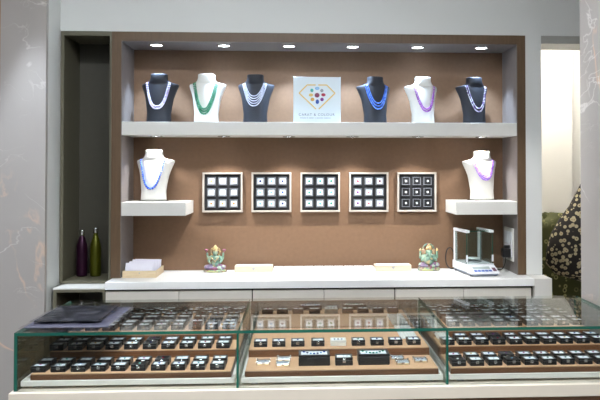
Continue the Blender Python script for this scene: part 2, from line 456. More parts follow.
# ------------------------------------------------------------------ base cabinet with worktop
t = thing('base_cabinet', 'long cream base cabinet with white worktop under the niche', 'cabinet', (0, YC, 0))
MB().box(-.880, 1.0995, 0, .395, .876, .910, .001).build('worktop', M['worktop'], t)
f = MB(); f.box(-.878, 1.098, .03, .39, .09, .875); f.build('carcass', mat('gap_dark', (70, 64, 56), .6), t)
MB().box(1.100, 1.183, 0, .128, 0, .9105).build('end_panel', M['white'], t)
edges = [-.880, -.550, -.216, .114, .443, .766, 1.090]
for i in range(6):
    g0 = .0012 if i in (1, 3, 5) else .003; g1 = .0012 if i in (0, 2, 4) else .003
    if i == 0: g0 = 0
    MB().box(edges[i] + g0, edges[i + 1] - g1, .012, .03, .1, .866, .001).build('door', M['door'], t)
MB().box(-.878, 1.09, .05, .3, 0, .09).build('plinth', M['cbody'], t)

# ------------------------------------------------------------------ glass display counter
GX0, GX1, GY0, GY1, GZ0, GZ1 = -.835, 1.05, 2.32, 2.88, .773, .944
P1, P2 = -.183, .447
t = thing('display_counter', 'long glass topped jewellery counter on cream and brown base', 'display counter', (0, 0, 0))
MB().box(GX0 - .008, GX1, 2.30, 2.90, .737, GZ0, .001).build('top_panel', M['cream2'], t)
MB().box(GX0 + .005, GX1 - .005, 2.33, 2.89, .08, .7368).build('base', M['cbody'], t)
MB().box(GX0 + .03, GX1 - .03, 2.37, 2.87, 0, .08).build('plinth', M['plugb'], t)
def pane(nm, lab, *a):
    mb = MB(); panes(mb, *a); o = mb.build(nm, [M['bronze' if lab and 'bronze' in lab else 'glass'], M['gedge']], t)
    if lab: o['label'] = lab
for a, b, l in ((GX0, P1 - .0003, 'left'), (P1 + .0003, P2 - .0003, 'middle'), (P2 + .0003, GX1, 'right')):
    pane('top_pane', f'{l} glass top pane', a, b, GY0, GY1 + .002, GZ1 - .009, GZ1)
    pane('front_pane', f'{l} glass front pane', a + (.0095 if l == 'left' else .004), b - .004, GY0 + .0006, GY0 + .0066, GZ0, GZ1 - .0095)
pane('end_pane', 'bronze tinted left end pane', GX0, GX0 + .009, GY0, GY1, GZ0, GZ1 - .0095)  # tint added to darken the view through an otherwise clear pane
pane('end_pane', None, GX1 - .009, GX1, GY0, GY1, GZ0, GZ1 - .0095)
pane('partition_pane', None, P1 - .0035, P1 + .0035, GY0, GY1 - .01, GZ0, GZ1 - .0095)
pane('partition_pane', None, P2 - .0035, P2 + .0035, GY0, GY1 - .01, GZ0, GZ1 - .0095)
for a, b in ((GX0 + .01, P1 - .004), (P1 + .004, P2 - .004), (P2 + .004, GX1 - .01)):
    MB().box(a, b, GY1 - .004, GY1 + .002, GZ0 + .001, GZ1 - .0095).build('mirror_door', M['mirror'], t)

# drawers (white pull-out platforms) and stepped risers
Z1, Z2, Z3 = .812, .837, .858
def platform(x0, x1, lab):
    t = thing('sliding_platform', lab, 'platform', (0, 0, GZ0))
    MB().box(x0, x1, 2.342, 2.352, .0085, .0240, .001).build('front_rail', M['rail'], t)
    MB().box(x0, x1, 2.3525, 2.868, .0085, .0165).build('bottom_board', M['rail'], t)
    for a in (x0, x1 - .007): MB().box(a, a + .007, 2.3525, 2.868, .0168, .0240).build('side_rail', M['rail'], t)
    for a in (x0 + .03, x1 - .05): MB().box(a, a + .02, 2.36, 2.85, 0.0002, .0083).build('runner', M['steel'], t)
def step(x0, x1, y0, y1, z0, z, lab):
    t = thing('display_step', lab, 'display step', (0, 0, 0), 0)
    MB().box(x0, x1, y0, y1, z0, z - .003, .0008).build('board', M['stepw'], t)
    MB().box(x0 + .001, x1 - .001, y0 + .001, y1 - .001, z - .0028, z, .0005).build('top_pad', M['stept'], t)
secs = [('left', GX0 + .012, P1 - .012, 3), ('middle', P1 + .008, P2 - .008, 2), ('right', P2 + .010, GX1 - .012, 3)]
for nm, a, b, k in secs:
    platform(a, b, f'white sliding platform holding the brown steps in the {nm} showcase section')
    u, v = a + .010, b - .010
    if nm == 'left': u = a + .02; v = b - .012
    zb = GZ0 + .0168
    y2 = 2.548 if k == 3 else 2.536
    step(u, v, 2.3665, y2 - .001, zb, Z1, f'low brown display step at the front of the {nm} section')
    step(u, v, y2, 2.685 if k == 3 else 2.868, zb, Z2, f'middle brown display step of the {nm} section' if k == 3 else 'deep raised brown display step of the middle section')
    if k == 3: step(u, v, 2.686, 2.868, zb, Z3, f'highest brown display step at the back of the {nm} section')

# ------------------------------------------------------------------ gem boxes in the counter
def gem(mb, c, r, h=None):
    h = h or r * .8
    ring = lambda q, z: [(c[0] + q * cos(2 * PI * k / 8), c[1] + q * sin(2 * PI * k / 8), c[2] + z) for k in range(8)]
    return mb.loft([ring(r * .5, 0), ring(r, h * .5), ring(r * .6, h)], False)
def make_box(lab, w=.044, d=.046, h=.019, body='black', padm='padw', gm='skyblue', loc=(0, 0, 0), clasp='silver'):
    t = thing('gem_box', lab, 'gem box', loc)
    b = MB(); b.box(-w / 2, w / 2, -d / 2, d / 2, 0, h * .62, .0012); b.build('base', M[body], t)
    b = MB(); a = .0055
    for q in ((-w / 2, w / 2, -d / 2, -d / 2 + a), (-w / 2, w / 2, d / 2 - a, d / 2), (-w / 2, -w / 2 + a, -d / 2 + a, d / 2 - a), (w / 2 - a, w / 2, -d / 2 + a, d / 2 - a)):
        b.box(q[0], q[1], q[2], q[3], h * .66, h, .0007)
    b.build('lid_rim', M[body], t)
    MB().box(-w / 2 + a, w / 2 - a, -d / 2 + a, d / 2 - a, h * .66, h * .9).build('pad', M[padm], t)
    gem(MB(), (0, 0, h * .9), .0038).build('gem', GEM[gm], child(t, 'pad'))
    b = MB(); b.box(-.005, .005, -d / 2 - .0016, -d / 2 - .0001, h * .36, h * .86, .0004)
    b.ball((0, -d / 2 - .0022, h * .5), .0018, 6); b.build('clasp', M[clasp], t)
    return t
proto = None
GM = ['skyblue', 'blue', 'green', 'clear', 'yellow', 'pink', 'purple', 'red', 'teal', 'clear', 'navy']
def put_box(x, y, z, lab, grp, dark=False):
    global proto
    g = random.choice(GM)
    full = ('all black gem box, ' if dark else 'black gem box with white insert, ') + lab
    if proto is None:
        proto = make_box(full, loc=(x, y, z)); proto['group'] = grp; o = proto
    else: o = dup(proto, (x, y, z), random.uniform(-.03, .03), full, grp)
    setmat(child(o, 'gem'), GEM[g])
    setmat(child(o, 'pad'), M['padb' if dark else 'padw'])
    return o
rows = [(2.404, Z1, 'front row, low step'), (2.470, Z1, 'back row, low step'), (2.577, Z2, 'front row, middle step'),
        (2.640, Z2, 'back row, middle step'), (2.775, Z3, 'front row, top step'), (2.832, Z3, 'back row, top step')]
SHORT = ['1st', '2nd', '3rd', '4th', '5th', '6th', '7th', '8th', '9th', '10th']
darkL = {(0, 5), (1, 6), (2, 5), (3, 5), (4, 7), (5, 8)}; darkR = {(0, 3), (1, 3), (2, 3), (3, 3), (4, 3), (5, 3), (0, 0)}
for r, (y, z, rn) in enumerate(rows):
    for c in range(10):
        put_box(-.786 + c * .0596, y, z, f'{SHORT[c]} from left, {rn}, left section', 'gem boxes in the left showcase section', (r, c) in darkL)
    for c in range(10):
        if (r >= 3 and c == 0): continue
        put_box(.496 + c * .0575, y, z, f'{SHORT[c - (r >= 3)]} from left, {rn}, right section', 'gem boxes in the right showcase section', (r, c) in darkR)
# middle section, raised step
xs = [-.128, -.068, -.005, .062, .130, .197, .260, .322, .383]
for i, x in enumerate(xs):
    if i == 4: continue
    j = i if i < 4 else i - 1
    put_box(x, 2.588, Z2, f'{SHORT[j]} from left, raised step, middle section', 'gem boxes on the raised step of the middle section')
wb = make_box('white gem box with three stones amid the black boxes, middle section', .052, .044, .019, 'ivory', 'padw', 'navy', (xs[4], 2.588, Z2), 'silver')
bpy.data.objects.remove(child(wb, 'clasp'))
for dx in (-.012, .012): gem(MB(), (dx, 0, .0171), .0035).build('gem', GEM['navy'], wb)
# large black boxes + one with clasp on the low step
def big_box(x, lab, cs):
    t = thing('necklace_box', lab, 'jewellery box', (x, 2.445, Z1), 0, 'wide black boxes on the low middle step')
    w, d, h, a = .098, .068, .034, .008
    MB().box(-w / 2, w / 2, -d / 2, d / 2, 0, h * .75, .0015).build('base', M['black'], t)
    b = MB()
    for q in ((-w / 2, w / 2, -d / 2, -d / 2 + a), (-w / 2, w / 2, d / 2 - a, d / 2), (-w / 2, -w / 2 + a, -d / 2 + a, d / 2 - a), (w / 2 - a, w / 2, -d / 2 + a, d / 2 - a)):
        b.box(*q, h * .77, h, .001)
    b.build('lid_rim', M['black'], t)
    MB().box(-w / 2 + a, w / 2 - a, -d / 2 + a, d / 2 - a, h * .77, h * .92).build('pad', M['padw'], t)
    for k in range(7):
        u = -1 + k / 3
        gem(MB(), (u * .032, .014 - .024 * (1 - u * u), h * .92), .0045).build('gem', GEM[cs[k % len(cs)]], t)
big_box(.047, 'wide black box with blue stones on white, low step, middle section', ['blue', 'navy', 'skyblue'])
big_box(.234, 'wide black box with green stones on white, low step, middle section', ['green', 'teal', 'green'])
t = make_box('black clasped gem box between the two wide black boxes, low step', .054, .05, .025, 'black', 'padw', 'clear', (.140, 2.435, Z1))
gem(MB(), (.01, 0, .0225), .0035).build('gem', GEM['clear'], t)
# low clear boxes
def clear_box(x, y, lab, gm):
    t = thing('clear_gem_box', lab, 'gem box', (x, y, Z1), 0, 'small clear gem boxes on the low middle step')
    w, d, h = .040, .034, .009
    MB().box(-w / 2, w / 2, -d / 2, d / 2, 0, h * .5, .001).build('base', M['brass'], t)
    MB().box(-w / 2 + .002, w / 2 - .002, -d / 2 + .002, d / 2 - .002, h * .52, h * .85).build('pad', M['padw'], t)
    MB().box(-w / 2, w / 2, -d / 2, d / 2, h * .87, h + .002).build('lid', M['clearp'], t)
    b = MB()
    for sx in (-1, 1):
        for sy in (-1, 1): b.box(sx * w / 2 - .0022, sx * w / 2 + .0022, sy * d / 2 - .0022, sy * d / 2 + .0022, 0.0001, h + .003, .0005)
    b.build('corner_post', M['silver'], t)
    MB().box(-.005, .005, -d / 2 - .002, -d / 2 - .0002, h * .2, h * .8, .0004).build('clasp', M['silver'], t)
    for dx in (-.007, .007): gem(MB(), (dx, 0, h * .85 + .0002), .003, .0014).build('gem', GEM[gm], t)
clear_box(-.113, 2.450, 'small clear gem box standing alone at left end of low step', 'blue')
clear_box(-.049, 2.492, 'rear box of the small clear pair left of the wide boxes', 'green')
clear_box(-.051, 2.430, 'front box of the small clear pair left of the wide boxes', 'navy')
clear_box(.314, 2.485, 'rear box of the small clear pair right of the wide boxes', 'green')
clear_box(.325, 2.428, 'front box of the small clear pair right of the wide boxes', 'clear')
clear_box(.385, 2.452, 'small clear gem box with dark stones at right end of low step', 'purple')
# white gridded pads
def grid_pad(loc, w, d, nx, ny, lab, tilt=0):
    t = thing('stone_tray', lab, 'stone tray', loc); t.rotation_euler = (tilt, 0, 0)
    MB().box(0, w, 0, d, 0, .004, .0006).build('base', M['padw'], t)
    b = MB(); px, py = w / nx, d / ny
    for i in range(nx):
        for j in range(ny): b.box(i * px + .0012, (i + 1) * px - .0012, j * py + .0012, (j + 1) * py - .0012, .0041, .0062)
    o = b.build('wells', M['ivory'], t)
    b = MB()
    for i in range(nx):
        for j in range(ny): gem(b, ((i + .5) * px, (j + .5) * py, .0063), .0017)
    b.build('small_stones', GEM['clear'], t)['kind'] = 'stuff'
grid_pad((.352, 2.662, Z2 + .0003), .058, .20, 5, 17, 'white gridded stone tray on raised step, right end of middle section')
grid_pad((.474, 2.626, Z2 + .0035), .044, .24, 4, 17, 'white gridded stone tray leaning across steps, left end of right section', tilt=.105)

# plastic wrapped trays on the glass
def wrapped(x0, x1, y0, y1, z, h, lab, seed, tm):
    rnd = random.Random(seed)
    t = thing('velvet_tray', lab, 'tray', ((x0 + x1) / 2, (y0 + y1) / 2, z), 0, 'wrapped velvet trays on the glass top')
    w, d = (x1 - x0) / 2, (y1 - y0) / 2
    MB().box(-w, w, -d, d, .0012, h - .002, .003).build('tray', tm, t)
    b = MB(); N = 26; Mm = 34; g = {}
    for i in range(N + 1):
        for j in range(Mm + 1):
            u = -1 + 2 * i / N; v = -1 + 2 * j / Mm
            e = max(abs(u), abs(v)); q = 0 if e < .93 else (e - .93) / .07
            x = u * (w + .004 + .008 * q); y = v * (d + .004 + .010 * q)
            wr = .0011 * (sin(x * 95 + y * 40 + seed) + sin(y * 130 - x * 60 + 2 * seed) + .7 * sin((x + y) * 240)) + rnd.uniform(0, .0005)
            zz = h + .0016 + wr * .5 - q * (h - .002) * (.86 + .1 * sin(14 * v + seed))
            g[i, j] = len(b.v); b.v.append((x, y, max(zz, .0015)))
    for i in range(N):
        for j in range(Mm): b.face((g[i, j], g[i + 1, j], g[i + 1, j + 1], g[i, j + 1]), True)
    b.build('plastic_wrap', M['wrap'], t)
wrapped(-.826, -.576, 2.372, 2.69, GZ1 + .0002, .0095, 'lower plastic wrapped tray greyed with wrap sheen on the counter glass', 3, mat('lilac_sheen_tray', (104, 103, 118), .5, var=.1))  # grey-lilac tray colour stands in for light caught by the plastic wrap
wrapped(-.808, -.612, 2.408, 2.665, GZ1 + .0135, .006, 'upper plastic wrapped dark velvet tray, topmost on the counter glass', 5, mat('navy_velvet', (22, 25, 34), .8, var=.2, scale=40, bump=.3))

# ------------------------------------------------------------------ framed gem boxes on the wall
YF = YB
frames = [(-.492, -.286, ['yellow', 'clear', 'yellow', 'clear', 'clear', 'clear', 'orange', 'yellow', 'orange'], 'yellow and colourless stones'),
          (-.243, -.041, ['navy', 'skyblue', 'navy', 'skyblue', 'skyblue', 'blue', 'skyblue', 'skyblue', 'navy'], 'blue stones'),
          (.005, .207, ['green', 'teal', 'green', 'green', 'teal', 'teal', 'green', 'teal', 'green'], 'green stones'),
          (.255, .455, ['red', 'lilac', 'maroon', 'purple', 'red', 'lilac', 'purple', 'red', 'lilac'], 'pink and purple stones'),
          (.500, .706, ['clear'] * 9, 'white stones on black')]
fp = None; gp = None
POSN = ['top left', 'top centre', 'top right', 'middle left', 'central', 'middle right', 'bottom left', 'bottom centre', 'bottom right']
for fi, (x0, x1, gs, desc) in enumerate(frames):
    cx, cz, h = (x0 + x1) / 2, 1.3055, .101
    t = thing('framed_display', f'square pale wall frame holding nine boxes of {desc}', 'display frame', (cx, YF, cz), 0, 'gem frames on the niche wall')
    b = MB(); a = .009
    for q in ((-h, h, h - a, h), (-h, h, -h, -h + a), (-h, -h + a, -h + a, h - a), (h - a, h, -h + a, h - a)):
        b.box(q[0], q[1], -.028, -.0003, q[2], q[3], .001)
    b.build('border', M['champ'], t)
    MB().box(-h + a, h - a, -.010, -.0004, -h + a, h - a).build('backing', M['padb'], t)
    for k in range(9):
        px = cx + (-1 + k % 3) * .0565; pz = cz + (1 - k // 3) * .0565
        dark = fi == 4
        lab = f'{POSN[k]} gem box in the wall frame of {desc}'
        if gp is None:
            g = thing('gem_box', lab, 'gem box', (px, YF - .0102, pz))
            s = .0205
            b = MB()
            for q in ((-s, s, s - .003, s), (-s, s, -s, -s + .003), (-s, -s + .003, -s + .003, s - .003), (s - .003, s, -s + .003, s - .003)):
                b.box(q[0], q[1], -.014, 0, q[2], q[3], .0006)
            b.build('case_rim', M['rimg'], g)
            MB().box(-s + .004, s - .004, -.007, 0, -s + .004, s - .004).build('tray', M['trayg'], g)
            MB().box(-.0140, .0140, -.0105, -.0072, -.0140, .0140, .0008).build('pad', M['padw'], g)
            o = gem(MB(), (0, 0, 0), .006, .003).build('gem', GEM['clear'], child(g, 'pad')); o.rotation_euler = (PI / 2, 0, 0); o.location = (0, -.0107, 0)
            gp = g
        else: g = dup(gp, (px, YF - .0102, pz), None, lab)
        g['group'] = f'gem boxes in the frame of {desc}'
        setmat(child(g, 'gem'), GEM[gs[k]]); setmat(child(g, 'pad'), M['padb'] if dark else M['padw'])
        setmat(child(g, 'tray'), M['padb'] if dark else M['trayg'])

# ------------------------------------------------------------------ necklace busts
BH = .235
SEC = [  # z/H, half width, half depth, sweep back at the edges, centre y
    (.012, .058, .040, 0, .004), (.06, .0575, .040, .000, .004), (.20, .056, .038, .004, .002), (.36, .0615, .035, .012, -.001),
    (.50, .067, .031, .020, -.003), (.62, .0755, .029, .027, -.002), (.71, .084, .028, .031, -.001), (.765, .0885, .027, .034, .000),
    (.795, .0875, .026, .033, .001), (.808, .079, .027, .027, .002), (.822, .063, .029, .016, .003), (.842, .0495, .031, .005, .004), (.872, .0425, .033, 0, .005),
    (.93, .0388, .0335, 0, .006), (.975, .0395, .0335, 0, .006), (.993, .038, .032, 0, .006), (1.0, .034, .028, 0, .006)]
def bsec(zf):
    for a, b in zip(SEC[:-1], SEC[1:]):
        if a[0] <= zf <= b[0]:
            u = (zf - a[0]) / (b[0] - a[0]); return [a[i] + (b[i] - a[i]) * u for i in range(1, 5)]
    return list(SEC[0][1:]) if zf < SEC[0][0] else list(SEC[-1][1:])
def bfront(x, zf):
    w, d, s, c = bsec(zf); u = min(1, abs(x) / w)
    return c - d * max(0, (1 - u ** 2.6)) ** (1 / 2.6) + s * u * u
def bust_mesh():
    b = MB(); rings = []
    for z, w, d, s, c in SEC:
        r = []
        for k in range(40):
            a = 2 * PI * k / 40; ca, sa = cos(a), sin(a); e = 2 / 2.6
            x = w * math.copysign(abs(ca) ** e, ca); y = d * math.copysign(abs(sa) ** e, sa)
            r.append((x, c + y + s * (x / w) ** 2, z * BH))
        rings.append(r)
    return b.loft(rings)
def bust(x, y, z, yaw, white, lab, scale=1.0, mirror=False):
    t = thing('necklace_bust', lab, 'necklace bust', (x, y, z), yaw, 'necklace display busts')
    t.scale = (scale, scale, scale)
    o = bust_mesh().build('body', M['ivory' if white else 'velvet'], t)
    MB().box(-.0575, .0575, -.037, .045, 0.0002, .0028, .0005).build('base_plate', M['padb'], t)
    return t
def necklace(x, y, z, yaw, lab, strands, bm, scale=1.0):
    """strands: (half width at the neck, z/H top, z/H bottom, bead radius, power)"""
    t = thing('bead_necklace', lab, 'necklace', (x, y, z), yaw, None); t.scale = (scale,) * 3
    for wN, zt, zb, br, pw in strands:
        pts = []
        for s in range(-60, 61):
            u = s / 60; xx = wN * math.copysign(abs(u) ** .92, u); zf = zt - (zt - zb) * (1 - abs(u) ** pw)
            pts.append(Vector((xx, bfront(xx, zf) - br * 1.0 - .0006, zf * BH)))
        # over the shoulders towards the nape
        L = [pts[0] + Vector((.001 * k, .004 * k, .0012 * k + 0)) for k in range(6, 0, -1)]; Rr = [pts[-1] + Vector((-.001 * k, .004 * k, .0012 * k)) for k in range(1, 7)]
        pts = L + pts + Rr
        b = MB(); acc = 0; b.ball(pts[0], br, 6)
        tot = sum((pts[i + 1] - pts[i]).length for i in range(len(pts) - 1)); run = 0
        for i in range(len(pts) - 1):
            dl = (pts[i + 1] - pts[i]).length; run += dl; acc += dl
            f_ = 1 - abs(2 * run / tot - 1)
            rr = br * (.7 + .5 * f_)
            if acc >= rr * 1.6: acc = 0; b.ball(pts[i + 1], rr, 6)
        b.build('strand', bm, t)
    return t
ZS = 1.648 + .0003
B = [(-0.689, 3.818, -4, 0, 'charcoal bust wearing the white and lilac necklace, upper shelf', 'white and lilac double bead necklace on the leftmost charcoal bust',
      [(.057, .80, .29, .0044, 2.5), (.051, .81, .335, .0038, 2.5)], ((232, 232, 246), (196, 180, 220)), 1.03),
     (-0.459, 3.818, -7, 1, 'white bust wearing the green necklace, upper shelf', 'green triple bead necklace on white bust',
      [(.059, .80, .18, .0042, 2.0), (.054, .81, .23, .0042, 2.0), (.048, .815, .28, .004, 2.0)], ((34, 116, 84), (80, 160, 120)), 1.035),
     (-0.219, 3.818, -7, 0, 'charcoal bust wearing the white multi-strand necklace beside the sign', 'white multi-strand pearl necklace on charcoal bust left of the sign',
      [(.058 - .0034 * k, .80 + .004 * k, .35 + .05 * k, .0023, 2.2) for k in range(5)], ((236, 238, 248), (206, 208, 228)), 1.03),
     (0.378, 3.818, 15, 0, 'charcoal bust wearing the bright blue necklace right of the sign', 'bright blue triple bead necklace on charcoal bust right of the sign',
      [(.059, .80, .31, .0038, 2.2), (.053, .81, .37, .0036, 2.2), (.047, .815, .43, .0032, 2.2)], ((60, 108, 206), (110, 150, 232)), 1.0),
     (0.618, 3.818, 16, 1, 'white bust wearing the purple necklace, upper shelf', 'purple double bead necklace on white bust, upper shelf',
      [(.057, .80, .26, .0042, 2.2), (.051, .81, .31, .0036, 2.2)], ((140, 66, 160), (180, 120, 200)), 1.0),
     (0.878, 3.818, 18, 0, 'charcoal bust wearing the mixed colour necklace at right end', 'mixed grey, lilac and white bead necklace on the rightmost charcoal bust',
      [(.057, .80, .26, .0036, 2.1), (.050, .81, .33, .0032, 2.1)], ((206, 206, 214), (120, 96, 150)), 1.0)]
for x, y, yw, wh, l1, l2, st, (c1, c2), sc in B:
    bust(x, y, ZS, R(yw), wh, l1, sc); necklace(x, y, ZS, R(yw), l2, st, beadmat('beads', c1, c2), sc)
bust(-.716, 3.835, 1.2663, R(-8), 1, 'white bust on the short left shelf', 1.07)
necklace(-.716, 3.835, 1.2663, R(-8), 'deep blue bead necklace on the white bust, short left shelf', [(.055, .80, .25, .0054, 2.2)], beadmat('beads', (30, 64, 170), (84, 120, 214)), 1.07)
bust(.921, 3.84, 1.2663, R(14), 1, 'white bust on the short right shelf', 1.05)
necklace(.921, 3.84, 1.2663, R(14), 'lilac triple bead necklace on the white bust, short right shelf',
         [(.056, .80, .42, .0038, 2.3), (.051, .81, .46, .0038, 2.3), (.046, .815, .50, .0034, 2.3)], beadmat('beads', (136, 92, 190), (174, 140, 216)), 1.05)

# ------------------------------------------------------------------ shop sign on the shelf
t = thing('shop_sign', 'square white sign board with gold diamond outline and gems on shelf', 'sign', (.0855, 3.752, ZS))
t.rotation_euler = (R(-2), 0, 0)
SW = .1158
MB().box(-SW, SW, 0, .012, 0, .226, .0008).build('board', M['board'], t)
def bar(mb, p, q, w, y=-.0012):
    p, q = Vector((p[0], 0, p[1])), Vector((q[0], 0, q[1])); d = (q - p).normalized(); nn = Vector((-d.z, 0, d.x)) * w / 2
    i = len(mb.v); c = [p + nn, p - nn, q - nn, q + nn]
    for yy in (y, -.0001): mb.v += [(v.x, yy, v.z) for v in c]
    for f_ in ((0, 1, 2, 3), (7, 6, 5, 4), (0, 4, 5, 1), (1, 5, 6, 2), (2, 6, 7, 3), (3, 7, 4, 0)): mb.face(tuple(i + k for k in f_))
def sp(px, py):   # sign pixel (400x400 zoom) -> board coordinates
    return ((px - 200) / 344 * SW * 2, (380 - py) / 325 * .226)
g = MB()
for pts in ([(190, 112), (128, 112), (70, 170), (192, 282)], [(208, 112), (270, 112), (330, 170), (212, 282)]):
    q = [sp(*p) for p in pts]
    for a, b_ in zip(q[:-1], q[1:]): bar(g, a, b_, .006)
g.build('diamond_outline', M['gold'], t)
for (px, py, rx, rz, c) in [(201, 136, 16, 12, 'skyblue'), (163, 150, 12, 13, 'teal'), (235, 151, 12, 12, 'grey'), (156, 183, 16, 11, 'yellow'), (200, 184, 18, 17, 'maroon'), (246, 181, 16, 12, 'red'), (167, 214, 14, 13, 'orange'), (236, 214, 13, 13, 'purple'), (202, 230, 13, 17, 'blue')]:
    x, z = sp(px, py); k = .68 / 1000
    b = MB(); n = 12
    rg = lambda f_, y: [(x + rx * k * f_ * cos(2 * PI * j / n), y, z + rz * k * f_ * sin(2 * PI * j / n)) for j in range(n)]
    b.loft([rg(1, -.0002), rg(1, -.001), rg(.6, -.002)], False); b.build('gem_emblem', GEM[c], t)
def text_mesh(s, size, name, m, parent, loc, rot=(PI / 2, 0, 0), sx=1, ext=.0003, spacing=1.0):
    cu = bpy.data.curves.new(name, 'FONT'); cu.body = s; cu.size = size; cu.align_x = 'CENTER'; cu.extrude = ext; cu.space_character = spacing
    tmp = bpy.data.objects.new(name, cu); C.objects.link(tmp)
    dg = bpy.context.evaluated_depsgraph_get(); me = bpy.data.meshes.new_from_object(tmp.evaluated_get(dg))
    bpy.data.objects.remove(tmp)
    o = bpy.data.objects.new(name, me); C.objects.link(o); me.materials.clear(); me.materials.append(m)
    o.parent = parent; o.location = loc; o.rotation_euler = rot; o.scale = (sx, 1, 1)
    return o
x, z = sp(197, 331)
text_mesh('CARAT & COLOUR', .0175, 'lettering', M['ink'], t, (x, -.0004, z + .001), sx=1.0, spacing=1.22)
b = MB(); x = -.083
rr = random.Random(4)
for wl in (8, 2, 7, 1, 9, 9):          # the illegibly fine second line
    for k in range(wl):
        bar(b, (x, .0245), (x + .0022, .0245), .0032, -.0005); x += .0037
    x += .0035
b.build('fine_print', M['ink'], t)

# ------------------------------------------------------------------ things on the worktop
ZT = .9102
t = thing('card_box', 'shallow pine box of envelopes at left end of worktop', 'box', (-.755, 3.70, ZT))
w, d, h = .079, .20, .032
MB().box(-w, w, 0, d, 0, .004).build('bottom', M['pine'], t)
for q in ((-w, w, 0, .006), (-w, w, d - .006, d), (-w, -w + .006, .006, d - .006), (w - .006, w, .006, d - .006)):
    MB().box(q[0], q[1], q[2], q[3], .0042, h, .0006).build('side_board', M['pine'], t)
b = MB(); b.ball((0, -.001, .022), .003, 8); b.build('clasp', M['steel'], t)
env = [(-.008, .014, .058, 4), (-.004, .030, .060, -3), (.002, .048, .060, 5), (.000, .070, .062, -2), (.006, .100, .066, 3), (.004, .130, .064, -1), (.006, .165, .062, 2)]
for i, (dx, dy, hh, a) in enumerate(env):
    t2 = tag(MB().box(-.064, .064, 0, .003, 0, hh, .0006).build('envelope', M['paper']), f'white envelope in the pine box, {ORD[i]} from the front', 'envelope', 'envelopes in the pine box')
    t2.location = (-.755 + dx, 3.70 + dy, ZT + .0048 + abs(sin(R(a * .7))) * .065); t2.rotation_euler = (R(-9), R(a * .7), 0)

def low_box(x0, x1, y0, lab):
    t = thing('pine_box', lab, 'box', ((x0 + x1) / 2, y0, ZT), 0, 'low pale pine boxes on the worktop')
    w = (x1 - x0) / 2
    MB().box(-w, w, 0, .08, 0, .022, .0008).build('base', M['pinew'], t)
    MB().box(-w, w, 0, .08, .0225, .031, .0008).build('lid', M['pinew'], t)
    MB().box(-w + .01, w - .01, .01, .07, .0312, .0322).build('lid_window', M['padw'], t)
    b = MB(); b.ball((-.003, -.0015, .021), (.004, .0018, .004), 8); b.ball((.003, -.0015, .021), (.004, .0018, .004), 8); b.ball((0, -.0015, .016), (.004, .0018, .005), 8)
    b.build('clasp', M['steel'], t)
low_box(-.321, -.133, 3.858, 'low pale pine box with metal clasp right of the goddess statue')
low_box(.379, .562, 3.850, 'low pale pine box with metal clasp left of the elephant-headed statue')
x = -.1285; p0 = None
for i in range(10):
    if p0 is None:
        p0 = thing('white_stone_tray', 'shallow white tray of stones in the row between the pine boxes', 'stone tray', (x, 3.80, ZT), 0, 'white trays between the pine boxes')
        MB().box(0, .0495, 0, .13, 0, .019, .0015).build('base', M['padw'], p0)
        MB().box(.003, .0465, .003, .127, .0192, .0215).build('lid', M['ivory'], p0)
        b = MB()
        for j in range(3):
            for k_ in range(6): gem(b, (.012 + j * .0125, .02 + k_ * .018, .0217), .002)
        b.build('small_stones', GEM['grey'], p0)
    else: dup(p0, (x, 3.80, ZT))
    x += .0505

# statues
def remesh(o, v=.0022):
    m = o.modifiers.new('remesh', 'REMESH'); m.mode = 'VOXEL'; m.voxel_size = v; m.use_smooth_shade = True
    return o
def arc(cx, cz, r, y, a0, a1, n=16, sx=1): return [(cx + sx * r * cos(R(a0 + (a1 - a0) * k / n)), y, cz + r * sin(R(a0 + (a1 - a0) * k / n))) for k in range(n + 1)]
# four-armed seated goddess
t = thing('goddess_statue', 'small painted four-armed seated goddess statue on worktop', 'statue', (-.419, 3.885, ZT))
remesh(MB().lathe([(.050, 0), (.054, .004), (.053, .009), (.046, .013)], 28, sy=.62).build('pedestal', M['pedp'], t))
b = MB()
b.ball((0, 0, .052), (.017, .013, .020), 12); b.ball((0, -.002, .070), (.021, .014, .014), 12); b.ball((0, 0, .035), (.022, .017, .014), 12)
b.limb([(0, 0, .078), (0, 0, .090)], [.007, .007]); b.ball((0, -.003, .097), (.012, .012, .014), 12); b.ball((0, -.015, .096), .0026, 6)
for s in (-1, 1):
    b.limb([(s * .018, 0, .076), (s * .033, .002, .066), (s * .036, .001, .088)], [.007, .006, .0045])       # raised rear arms
    b.ball((s * .036, 0, .092), (.005, .004, .006), 8)
    b.limb([(s * .019, -.004, .073), (s * .029, -.008, .056), (s * .022, -.020, .048)], [.0068, .006, .0045])
    b.ball((s * .021, -.023, .049), (.005, .004, .006), 8)
remesh(b.build('body', M['jade'], t), .0018)
b = MB()
for s in (-1, 1):
    b.limb([(s * .012, -.002, .030), (s * .038, -.010, .026), (s * .006, -.022, .020)], [.014, .012, .008])
b.limb([(.018, -.02, .024), (.030, -.024, .014)], [.009, .006])
remesh(b.build('robe', M['robe'], t))
b = MB(); b.lathe([(.0135, .104), (.014, .110), (.011, .117), (.008, .125), (.003, .133), (.001, .135)], 18); remesh(b.build('crown', M['goldp'], t), .0015)
b = MB(); b.tube(arc(0, .100, .022, .008, -50, 230, 24, .95), .0038, 8); b.build('halo', M['goldp'], t)
b = MB(); b.tube([(-.016, -.012, .074), (-.008, -.017, .062), (0, -.018, .055), (.008, -.017, .062), (.016, -.012, .074)], .0028, 8); b.ball((0, -.018, .053), .0035, 8); b.build('garland', M['goldp'], t)
for s in (-1, 1):
    b = MB(); b.limb([(s * .038, 0, .098), (s * .040, 0, .104)], [.003, .003])
    for k in range(6): b.ball((s * .040 + .0045 * cos(k * PI / 3), .0045 * sin(k * PI / 3), .110), (.004, .004, .005), 6)
    b.build('flower', M['pinkf'], t)
t.scale = (1.1, 1.0, 1.0)
